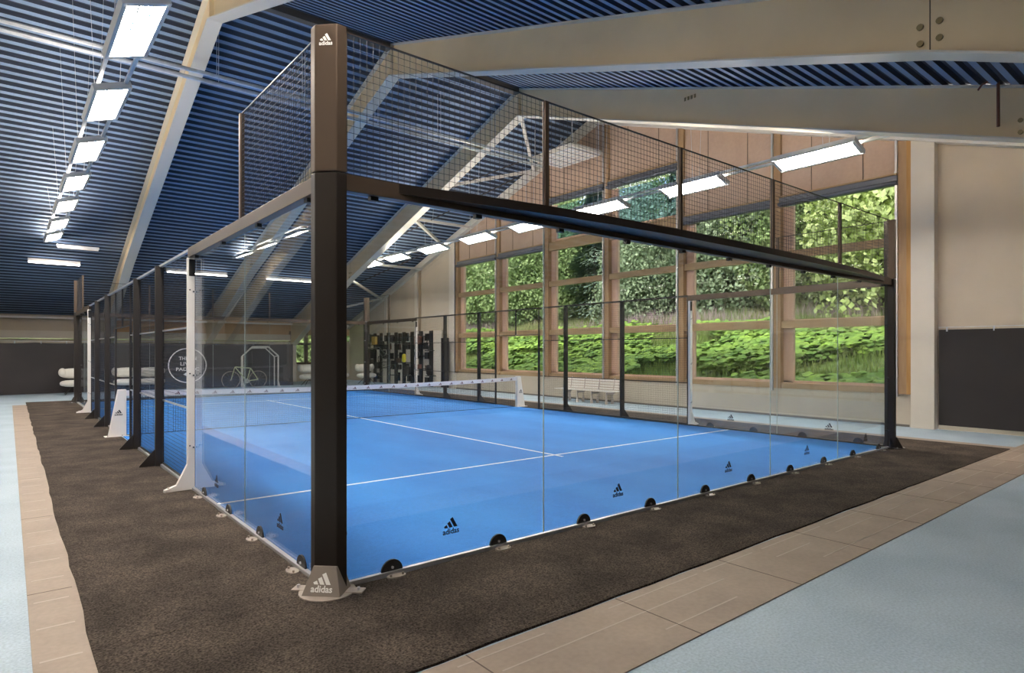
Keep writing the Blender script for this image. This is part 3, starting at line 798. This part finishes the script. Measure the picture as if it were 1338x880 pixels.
# ------------------------------------------------------------------ curtains
def curtain(name, p, q, z0, z1, m, label, waves=.05, sag=.0, hem=None, cat='curtain', eyelets=True, seed=1):
    rnd = random.Random(seed)
    t = thing(name, label, cat, (p[0],p[1],0), group='dark ball-stop curtains hung on wires')
    dx, dy = q[0]-p[0], q[1]-p[1]; L = math.hypot(dx,dy); ux, uy = dx/L, dy/L; nx, ny = -uy, ux
    n = max(8, int(L/.22)); rows = 8; vs = []; fs = []
    ph = [rnd.uniform(0,6.28) for _ in range(4)]
    for r in range(rows+1):
        f = r/rows
        for i in range(n+1):
            s = L*i/n
            w = waves*(math.sin(s*1.7+ph[0]+f*1.2)+.5*math.sin(s*4.1+ph[1]-f*2)+.3*math.sin(s*.6+ph[2]))*(1-.5*f)
            zz = z0+(z1-z0)*f - (sag*abs(math.sin(s*PI/1.6)) if r == rows else 0)
            vs.append((ux*s+nx*w, uy*s+ny*w, zz))
    for r in range(rows):
        for i in range(n): a = r*(n+1)+i; fs.append((a,a+1,a+n+2,a+n+1))
    MB().add(vs, fs).build('cloth', m, t, smooth=True)
    MB().tube((0,0,z1+.05),(dx,dy,z1+.05),.008,6).build('wire', M_galv, t)
    if eyelets:
        e = MB(); k = int(L/.8)
        for i in range(k+1):
            s = .15+i*.8
            if s < L: e.tube((ux*s,uy*s,z1-.04),(ux*s,uy*s,z1+.06),.018,6)
        e.build('hook', M_galv, t)
    if hem: MB().bar((nx*.03,ny*.03,z0-.045),(dx+nx*.03,dy+ny*.03,z0-.045),.03,.09).build('hem', hem, t)
    return t
curtain('curtain', (13.55,.30), (13.55,-9.0), .10, 2.12, M_curtain, 'black curtain hung against the right wall under a wire', .02, .0, M_hem, seed=3)
curtain('curtain', (-18.5,25.9), (.6,25.9), .02, 2.0, M_curtain, 'black curtain across the far left of the hall', .05, .03, seed=4)
curtain('curtain', (13.0,-8.9), (-18.5,-8.9), .02, 2.1, M_curtain, 'black curtain along the wall behind the viewer', .04, .0, seed=9)
cg = curtain('curtain', (.7,25.9), (9.0,25.9), .02, 2.02, M_curtg, 'dark curtain behind the far glass wall, greyed with painted glass haze', .05, .03, seed=5)
# gathered curtain by the windows
gc = MB(); 
for k in range(5): gc.tube((13.32+.04*(k%2),18.85+.10*k,0.05),(13.32+.04*(k%2),18.85+.10*k,2.25),.07,8)
tag(gc.build('gathered_curtain', M_curtain, loc=(13.34,19.05,0)), 'dark curtain gathered to a narrow bundle beside the windows', 'curtain')
# round sign on the curtain
sg = thing('round_sign', 'white ring with lettering stuck on the far glass wall, left of the nearer white post', 'sign', (3.17,19.985,1.16))
m = MB(); R = .60
for i in range(40):
    a0, a1 = 2*PI*i/40, 2*PI*(i+1)/40
    m.bar((R*math.cos(a0),0,R*math.sin(a0)),(R*math.cos(a1),0,R*math.sin(a1)),.034,.008,(0,1,0))
m.build('ring', M_pwhite, sg)
def words_on(txt, z, h, w):
    vs, fs, tw, th = text_geo(txt, .02); k = h/th; kx = min(w/tw, k*1.5)
    m = MB(); put2d(m, [(a*kx, b*k) for a,b in vs], fs, (0,-.002,z), (1,0,0), (0,0,1), .002); m.build('lettering', M_pwhite, sg)
words_on('THE KN', .19, .12, .56); words_on('LIVIN', .0, .12, .46); words_on('PADEL C', -.19, .12, .74)
m = MB(); put2d(m, [(-.14,.02),(-.05,.09),(.0,.05),(.06,.09),(.14,.02),(.05,-.02),(.02,-.12),(-.04,-.03)], [(0,1,2,7),(2,3,4,5),(2,5,6,7)], (0,-.002,-.34), (1,0,0), (0,0,1), .002); m.build('emblem', M_pwhite, sg)

# ------------------------------------------------------------------ furniture at the far end
def sofa_proto():
    t = thing('lounge_chair', 'x', 'chair', (0,0,0), group='white padded lounge chairs by the curtain')
    MB().blob((0,.02,.42),.50,.34,.13,20,10,2.8).build('seat', M_sofa, t, smooth=True)
    b = MB()
    n, mm = 20, 10
    b.blob((0,.30,.80),.50,.14,.20,20,10,2.6)
    b.blob((-.40,.24,.84),.13,.13,.17,12,8); b.blob((.40,.24,.84),.13,.13,.17,12,8)
    b.build('backrest', M_sofa, t, smooth=True)
    for sx in (-1,1):
        for sy in (-1,1):
            MB().tube((sx*.12,sy*.08,.30),(sx*.34,sy*.26,.0),.014,8).build('leg', M_dark, t)
    MB().tube((0,.02,.24),(0,.02,.34),.07,10).build('swivel', M_dark, t)
    return t
sp = sofa_proto(); su = False
for x, y, lab in ((.28,25.0,'white lounge chair at far left, in front of the black curtain'),(2.0,25.0,'white lounge chair seen through the gate opening on the left'),(2.85,25.0,'white lounge chair seen just left of the round sign'),
               (9.62,25.3,'white lounge chair seen left of the foreground post'),(11.5,26.2,'white lounge chair seen just right of the foreground post'),(12.45,25.0,'white lounge chair in front of the display wall')):
    o = sp if not su else copy_tree(sp); su = True; o.location = (x,y,0); o['label'] = lab
# display wall
dw = thing('gear_rack', 'tall black and white rack wall holding gear, standing at the far right of the court', 'rack', (13.34,23.05,0))
MB().box(0,-3.75,.03,.03,3.75,2.6).build('back_panel', M_colp, dw)
rnd = random.Random(11)
UPY = [-2.85,-1.95,-1.15,-.35,.45,1.25,2.05,2.75,3.45]
for y in UPY: MB().box(-.05,y-.14,.03,0,y+.14,2.6).build('upright', M_rubber, dw)
for i in range(len(UPY)-1):
    a, b = UPY[i]+.10, UPY[i+1]-.10
    for z in sorted(rnd.sample([.45,.8,1.1,1.45,1.8,2.1,2.35], 3)):
        MB().box(-.18,a,z,0,b,z+.03).build('shelf', M_rubber, dw)
MB().box(-.03,-3.75,.03,0,-3.5,2.6).build('side_panel', M_colp, dw)
for i in range(len(UPY)-1):
    a, b = UPY[i]+.10, UPY[i+1]-.10
    for z in (.2,.75,1.3,1.75,2.15):
        if rnd.random() < .85:
            w = rnd.uniform(.16,.36); y = rnd.uniform(a,max(a+.01,b-w)); h = rnd.uniform(.25,.5)
            MB().box(-.10,y,z,0,y+w,min(2.55,z+h)).build('rack_block', rnd.choice([M_rubber,M_curtain,M_dark,M_brown]), dw)
def item(name, y, z, w, h, m, label, shape='box'):
    MB().box(-.34,y-w/2-.03-23.05,z-.03,-.0,y+w/2+.03-23.05,z).build('shelf', M_rubber, dw)
    o = MB()
    if shape == 'box': o.box(13.02,y-w/2,z,13.15,y+w/2,z+h)
    elif shape == 'round': o.tube((13.02,y,z+h/2),(13.14,y,z+h/2),h/2,16)
    elif shape == 'bag': o.blob((13.06,y,z+h/2),.09,w/2,h/2,12,8,3)
    elif shape == 'racket':
        for k in range(16):
            a0, a1 = 2*PI*k/16, 2*PI*(k+1)/16
            o.bar((13.1,y+w/2*math.sin(a0),z+h*.65+h*.33*math.cos(a0)),(13.1,y+w/2*math.sin(a1),z+h*.65+h*.33*math.cos(a1)),.03,.03,(1,0,0))
        o.bar((13.1,y,z),(13.1,y,z+h*.36),.035,.035,(0,1,0))
    tag(o.build(name, m, loc=(13.08,y,z), bevel=.01 if shape == 'box' else 0), label, 'gear', 'gear stored on the display wall')
item('storage_box', 25.4, 2.0, .42, .42, M_orangep, 'ochre box high at the left of the display wall')
item('storage_box', 21.0, 1.98, .5, .38, M_redb, 'red-brown box high at the right of the display wall')
item('gear_bag', 22.25, 1.12, .2, .42, M_yellow, 'yellow upright bag in the middle of the display wall', 'bag')
item('gear_bag', 24.55, 1.9, .45, .3, M_curtain, 'black bag on an upper shelf at left', 'bag')
item('gear_bag', 23.4, 2.1, .5, .34, M_curtain, 'black bag on an upper shelf in the middle', 'bag')
item('gear_bag', 21.05, 1.42, .42, .24, M_dark, 'dark bag below the red-brown box', 'bag')
item('training_wheel', 21.95, .5, .46, .46, M_dark, 'dark round wheel-like item low in the middle', 'round')
item('storage_box', 22.8, 1.12, .3, .2, M_brown, 'small brown box on a middle shelf')
item('storage_box', 21.0, .85, .5, .2, M_redb, 'flat red-brown box on a low shelf at right')
item('gear_bag', 24.0, 1.3, .4, .22, M_dark, 'dark bag on a middle shelf at left', 'bag')
item('gear_bag', 20.0, .55, .3, .5, M_rubber, 'slanting black bag low at the right end', 'bag')
item('storage_box', 26.2, 1.3, .3, .3, M_redb, 'dull red box at the far left edge of the display wall')
item('padel_racket', 20.1, 1.7, .24, .5, M_rubber, 'black racket hanging at the right of the display wall', 'racket')
item('padel_racket', 22.9, 1.75, .24, .46, M_rubber, 'black racket hanging near the middle of the display wall', 'racket')
item('padel_racket', 24.9, .95, .24, .46, M_dark, 'dark racket hanging low at left', 'racket')
# white arch frame
ar = thing('tube_arch', 'white polygonal tubular arch standing before the grey curtain', 'arch', (7.2,25.2,0))
prof = [(-.78,0),(-.78,1.45),(-.35,1.86),(.35,1.86),(.80,1.45),(.80,0)]
MB().path([(x,-.18,z) for x,z in prof],.032,8).build('front_hoop', M_white, ar)
MB().path([(x*.93,.18,z*.97) for x,z in prof],.026,8).build('rear_hoop', M_white, ar)
m = MB()
for x, z in prof[1:5]: m.tube((x,-.18,z),(x*.93,.18,z*.97),.018,6)
for s in (-1,1): m.tube((s*.78,-.18,.35),(s*.78-.02,-.55,.02),.024,6)
m.build('cross_tube', M_white, ar)
# bicycle
bk = thing('bicycle', 'slim pale green road bicycle leaning before the white arch', 'bicycle', (6.45,24.8,0))
bk.scale = (1.15,1.15,1.15)
def wheel(cx):
    m = MB()
    for k in range(24):
        a0, a1 = 2*PI*k/24, 2*PI*(k+1)/24
        m.tube((cx+.33*math.cos(a0),0,.34+.33*math.sin(a0)),(cx+.33*math.cos(a1),0,.34+.33*math.sin(a1)),.014,6)
    w = m.build('wheel', M_steel, bk)
    s = MB()
    for k in range(12):
        a = 2*PI*k/12; s.wire((cx,0,.34),(cx+.32*math.cos(a),0,.34+.32*math.sin(a)),.002)
    s.build('spokes', M_alu, w)
wheel(-.5); wheel(.5)
f = MB(); BB = (.08,0,.28); ST = (.22,0,.78); HT = (-.36,0,.84)
for a, b in ((BB,ST),(BB,HT),(ST,HT),((.5,0,.34),BB),((.5,0,.34),ST)): f.tube(a,b,.02,8)
f.build('frame', M_bike, bk)
MB().path([HT,(-.5,0,.34)],.015,8).build('fork', M_bike, bk)
MB().path([HT,(-.33,0,.96),(-.50,0,.97),(-.54,0,.88)],.014,8).build('handlebar', M_rubber, bk)
MB().tube(ST,(.25,0,.94),.013,8).blob((.26,0,.96),.13,.05,.03,12,8).build('saddle', M_rubber, bk)
MB().tube((.08,-.03,.28),(.08,.03,.28),.09,14).build('crank', M_alu, bk)
# window bench
bn = thing('bench', 'white slatted bench against the wall under the windows', 'bench', (12.95,9.9,0))
for k in range(4): MB().box(.12+.015*k,-1.15,.44+.085*k,.15+.015*k,1.15,.50+.085*k).build('back_slat', M_white, bn)
for k in range(4): MB().box(-.32+.11*k,-1.3,.395,-.23+.11*k,1.3,.42).build('seat_slat', M_white, bn)
for y in (-.95,-.32,.32,.95):
    m = MB(); m.lathe([(.02,0),(.05,0),(.045,.06),(.025,.2),(.022,.34),(.035,.395)],(-.22,y,0),10); m.lathe([(.02,0),(.05,0),(.045,.06),(.025,.2),(.022,.34),(.035,.395)],(.06,y,0),10)
    m.box(-.25,y-.02,.30,.12,y+.02,.36); m.build('leg', M_bench, bn)
    MB().bar((.10,y,.40),(.19,y,.80),.03,.03,(0,1,0)).build('back_stay', M_bench, bn)

# ------------------------------------------------------------------ outside
def hill(x, y):
    d = x-14
    if d < 1.2: z = .15
    elif d < 10: z = .15+(d-1.2)*.255
    elif d < 19: z = 2.39+(d-10)*.20
    else: z = 4.19+(d-19)*.42
    return z+.10*math.sin(x*.9+y*.5)*min(1,max(0,d-1))+.08*math.sin(y*1.3-x*.4)*min(1,max(0,d-1))
m = MB(); nx, ny = 46, 80; vs = []; fs = []
for i in range(nx+1):
    for j in range(ny+1):
        x = 13.95+(i/nx)**1.5*76; y = -50+j/ny*190; vs.append((x,y,hill(x,y)))
for i in range(nx):
    for j in range(ny): a = i*(ny+1)+j; fs.append((a,a+ny+1,a+ny+2,a+1))
struct(m.add(vs,fs).build('ground', mat_two('meadow', (.10,.16,.035), (.20,.24,.075), .35, .35, .65, rough=.9, fine=(2.5,.5)), smooth=True))
m = MB(); vs = []; fs = []
for i in range(21):
    for j in range(21):
        x = -30+i*2.2; y = Y1+.3+j*3.2; vs.append((x,y,.1+(y-Y1-.3)*.16+.15*math.sin(x*.7+y*.4)*min(1,j)))
for i in range(20):
    for j in range(20): a = i*21+j; fs.append((a,a+21,a+22,a+1))
struct(m.add(vs,fs).build('ground', MATS['meadow'], smooth=True))
rnd = random.Random(3)
def inview(x, y, pad=3):
    if x < 13.9: return False
    # seen from the camera through the window band
    dx, dy = x+1.74, y+4.14
    yc = -4.14+dy*(XW+1.74)/dx
    return .5-pad*.3 < yc < 19+pad*.3
# broad leaves on the bank
def leafmesh(n, xr, size, cond):
    vs = []; fs = []; c = 0
    while c < n:
        x = rnd.uniform(*xr); y = rnd.uniform(-2, 75)
        if not inview(x, y, 1.5) or not cond(x, y): continue
        c += 1
        s = size*rnd.uniform(.6,1.3); a = rnd.uniform(0,2*PI); tl = rnd.uniform(-.1,.75); h = rnd.uniform(.15,.55)
        z = hill(x,y)+h; b = len(vs); ca, sa = math.cos(a), math.sin(a)
        # tilt the leaf mostly toward the building
        for k in range(7):
            if k == 0: lx = ly = 0; lz = -s*.12
            else: t = 2*PI*(k-1)/6; lx = s*math.cos(t); ly = s*.85*math.sin(t); lz = s*rnd.uniform(-.12,.12)
            X = lx*ca-ly*sa; Y = lx*sa+ly*ca
            vs.append((x+X*math.cos(tl), y+Y, z+X*math.sin(tl)+lz))
        for k in range(6): fs.append((b, b+1+k, b+1+(k+1)%6))
    return MB().add(vs, fs)
def patch(x, y): return math.sin(x*.8+y*.35+1)+.8*math.sin(y*.9-x*.6)+.6*math.sin(x*1.7+y*1.1) > -.45+.0*x
lf = leafmesh(27000, (15.2,25.5), .135, patch)
tag(lf.build('butterbur_leaves', mat_leaf('lush_leaf', (.30,.43,.07), (.16,.27,.06), 1.2), loc=(18,10,0)), 'bright green broad-leaved plants covering the bank outside the windows', 'plants', kind='stuff')
# grass on bank and meadow
def blades(n, xr, h, w, cond=lambda x, y: True, yr=(-2,90)):
    vs = []; fs = []; c = 0
    while c < n:
        x = rnd.uniform(*xr); y = rnd.uniform(*yr)
        if not inview(x, y, 1.5) or not cond(x, y): continue
        c += 1; z = hill(x,y); a = rnd.uniform(0,PI); hh = h*rnd.uniform(.5,1.2); l = rnd.uniform(-.35,.35)*hh; l2 = rnd.uniform(-.35,.35)*hh
        b = len(vs); vs += [(x-w*math.cos(a),y-w*math.sin(a),z),(x+w*math.cos(a),y+w*math.sin(a),z),(x+l,y+l2,z+hh)]; fs.append((b,b+1,b+2))
    return MB().add(vs, fs)
tag(blades(26000,(14.6,26),.42,.02).build('bank_grass', mat_leaf('grass_green', (.16,.24,.05), (.26,.30,.10), .8), loc=(18,10,0)), 'olive grass between the broad leaves on the bank', 'grass', kind='stuff')
tag(blades(26000,(22.5,30),.55,.022).build('meadow_grass', mat_leaf('grass_tan', (.20,.27,.08), (.36,.34,.16), .5), loc=(28,10,3)), 'tall dry meadow grass above the bank', 'grass', kind='stuff')
tag(blades(3600,(25.5,29),.85,.03,lambda x,y: math.sin(y*.4)+math.sin(x*.9+y*.2) > -.3).build('willowherb', mat_leaf('flower_pink', (.50,.30,.40), (.34,.32,.22), 1.5), loc=(29,10,3)), 'hazy pink flower spikes along the top of the meadow', 'flowers', kind='stuff')
# trees
def crown_conifer(n, H, R, seed):
    r = random.Random(seed); vs = []; fs = []
    for i in range(n):
        t = r.random()**.8; z = H*(.08+.9*t); rr = R*(1-t)**.85*(.75+.25*math.sin(t*40)); a = r.uniform(0,2*PI)
        q = rr*math.sqrt(r.uniform(.35,1)); x, y = q*math.cos(a), q*math.sin(a); z -= q*.28
        s = r.uniform(.10,.24); b = len(vs); u = r.uniform(0,2*PI); d = r.uniform(.1,.6)
        ox, oy = math.cos(a)*s*1.5, math.sin(a)*s*1.5; px, py = -math.sin(a)*s*.55, math.cos(a)*s*.55
        vs += [(x-px,y-py,z),(x+px,y+py,z+.03),(x+ox,y+oy,z-d*s)]; fs.append((b,b+1,b+2))
    return MB().add(vs, fs)
def crown_leafy(n, H, R, seed):
    r = random.Random(seed); vs = []; fs = []
    cl = [(r.uniform(-.55,.55)*R, r.uniform(-.55,.55)*R, H*r.uniform(.12,.88), R*r.uniform(.4,.65)) for _ in range(14)]
    for i in range(n):
        cx, cy, cz, cr = cl[i % len(cl)]
        a = r.uniform(0,2*PI); e = math.asin(r.uniform(-1,1)); q = cr*r.uniform(.7,1.08)
        x, y, z = cx+q*math.cos(a)*math.cos(e), cy+q*math.sin(a)*math.cos(e), cz+q*math.sin(e)*1.15
        s = r.uniform(.06,.14); b = len(vs)
        n1 = Vector((r.gauss(0,1),r.gauss(0,1),r.gauss(0,1))).normalized(); n2 = n1.cross(Vector((r.gauss(0,1),r.gauss(0,1),r.gauss(0,1)))).normalized()
        c = Vector((x,y,z)); vs += [tuple(c-n1*s),tuple(c+n2*s*.8),tuple(c+n1*s),tuple(c-n2*s*.8)]; fs.append((b,b+1,b+2,b+3))
    return MB().add(vs, fs)
M_l = [mat_leaf('conifer_dark', (.12,.18,.11), (.20,.27,.16)), mat_leaf('conifer_blue', (.17,.24,.18), (.27,.34,.25)), mat_leaf('broad_mid', (.22,.31,.12), (.34,.42,.18)), mat_leaf('broad_light', (.46,.56,.18), (.58,.65,.30)), mat_leaf('broad_grey', (.24,.31,.18), (.36,.42,.27))]
M_bark = mat('bark', (.10,.08,.065), .9, noise=(4,.3))
kinds = []
for k, (fn, n, H, R, mi, nm) in enumerate(((crown_conifer,16000,14,3.2,0,'conifer'),(crown_conifer,14000,11,2.7,1,'conifer'),(crown_leafy,18000,8.5,3.2,2,'leafy_tree'),(crown_leafy,16000,7.0,2.9,3,'leafy_tree'),(crown_leafy,18000,9.5,3.3,4,'leafy_tree'))):
    t = thing(nm, 'x', 'tree', (0,0,0), group='trees on the slope outside the windows')
    fn(n,H,R,50+k).build('foliage', M_l[mi], t)
    MB().tube((0,0,-.6),(0,0,H*.8),.20,8,.05).build('trunk', M_bark, t)
    kinds.append([t, False])
DESC = ['tall dark green conifer','grey-green conifer','mid-green leafy tree','bright yellow-green leafy tree','dusty green leafy tree']
def place_tree(k, x, y, s=1.0, lab=None):
    t, u = kinds[k]; o = t if not u else copy_tree(t); kinds[k][1] = True
    o.location = (x,y,hill(x,y)-.2); o.scale = (s,s,s*rnd.uniform(.95,1.15)); o.rotation_euler = (0,0,rnd.uniform(0,6.28))
    o['label'] = lab
tc = 0; spots = []
for ring, (rx, sp_) in enumerate(((30.5,3.2),(36,3.8),(43,4.6),(52,6.0))):
    y = -2
    while y < 96:
        xx = rx+rnd.uniform(-1.5,1.5); yy = y+rnd.uniform(-.8,.8)
        if inview(xx, yy, 4): spots.append((ring, xx, yy))
        y += sp_*(1+.006*max(0,y))
rows_nm = ['front row','second row','third row','topmost row']
cnt = {}
for ring, x, y in spots:
    k = rnd.choices([0,1,2,3,4],[3,2.2,2,1.1,2.2])[0]
    if ring == 0 and k == 0: k = 4
    cnt[ring] = cnt.get(ring,0)+1; i = cnt[ring]
    dx, dy = x+1.74, y+4.14; yc = -4.14+dy*(XW+1.74)/dx
    bay = max(0, min(5, sum(1 for q in YB[1:6] if yc > q)))
    pos = ['right edge','right part','middle','left part','left edge'][max(0,min(4,int((yc-YB[bay])/.584)))]
    place_tree(k, x, y, rnd.uniform(.8,1.15), f'{DESC[k]}, {rows_nm[ring]}, {pos} of the {ORD[bay]} window bay from the right')
place_tree(3, 27.5, 6.5, 1.2, 'bright yellow-green leafy tree nearest the right jamb of the windows')
place_tree(3, 29, 41, .9, 'bright yellow-green leafy tree at the left end of the windows')
for k, x, y, lab in ((3,20.5,-7,'bright yellow-green leafy tree outside, well to the right of the windows'),(4,23,-12,'dusty green leafy tree outside behind the right wall'),
        (2,26,-17,'mid-green leafy tree outside behind the right wall'),(0,30,-24,'tall dark green conifer outside behind the right wall'),(3,25,-24,'bright leafy tree outside near the corner of the hall'),
        (4,21,-17,'dusty green leafy tree outside close to the corner of the hall'),(1,33,-33,'grey-green conifer outside far to the right'),(2,29,-33,'mid-green leafy tree outside far to the right')):
    place_tree(k, x, y, 1.0, lab)
def backtree(k, x, y, lab):
    place_tree(k, x, y, .9, lab); o = [q for q in COL.objects if q.get('label') == lab][-1]; o.location.z = .1+(y-Y1-.3)*.16-.3
backtree(3, 12.0, 36.5, 'bright leafy tree behind the small windows of the far wall')
backtree(2, 15.6, 37.5, 'mid-green leafy tree at the far corner of the hall')
backtree(4, 8.5, 38.5, 'dusty green leafy tree behind the far wall')
backtree(2, 12.5, 45, 'mid-green leafy tree standing farther back behind the small far windows')
backtree(4, 18.5, 44, 'dusty green leafy tree beyond the far corner of the hall')
for k, (t, u) in enumerate(kinds):
    if not u: place_tree(k, 60, 30, 1, DESC[k]+' at the crest')

# ------------------------------------------------------------------ light
w = bpy.data.worlds.new('sky'); S.world = w; w.use_nodes = True
N = w.node_tree.nodes; L = w.node_tree.links; bg = N['Background']
sk = N.new('ShaderNodeTexSky'); sk.sky_type = 'HOSEK_WILKIE'; sk.sun_direction = Vector((-.5,-.4,.75)).normalized(); sk.turbidity = 6; sk.ground_albedo = .3
mixn = N.new('ShaderNodeMix'); mixn.data_type = 'RGBA'; mixn.inputs[0].default_value = .75; mixn.inputs[7].default_value = (.86,.92,1,1)
L.new(sk.outputs[0], mixn.inputs[6]); L.new(mixn.outputs[2], bg.inputs['Color']); bg.inputs['Strength'].default_value = 1.6
sd = bpy.data.lights.new('sun', 'SUN'); sd.energy = 2.2; sd.angle = .35; sd.color = (1,.95,.86)
so = bpy.data.objects.new('sun', sd); COL.objects.link(so)
so.rotation_euler = Vector((-.62,-.35,.75)).to_track_quat('Z','Y').to_euler()

# ------------------------------------------------------------------ camera
cam = bpy.data.cameras.new('camera'); co = bpy.data.objects.new('camera', cam); COL.objects.link(co)
co.location = (-1.7395,-4.1374,1.6703); yaw = .6841
co.rotation_euler = (PI/2, 0, -yaw)
cam.sensor_width = 36; cam.lens = 807.48/1338*36; cam.sensor_fit = 'HORIZONTAL'
cam.shift_y = (458.94-440)/1338; cam.clip_end = 400; cam.clip_start = .05
S.camera = co
S.view_settings.view_transform = 'Standard'; S.view_settings.look = 'None'
S.view_settings.exposure = .82; S.view_settings.gamma = 1; S.view_settings.use_curve_mapping = False
S.cycles.transparent_max_bounces = 24; S.cycles.max_bounces = 8; S.cycles.diffuse_bounces = 4; S.cycles.glossy_bounces = 4
S.cycles.use_denoising = True; S.cycles.sample_clamp_indirect = 6
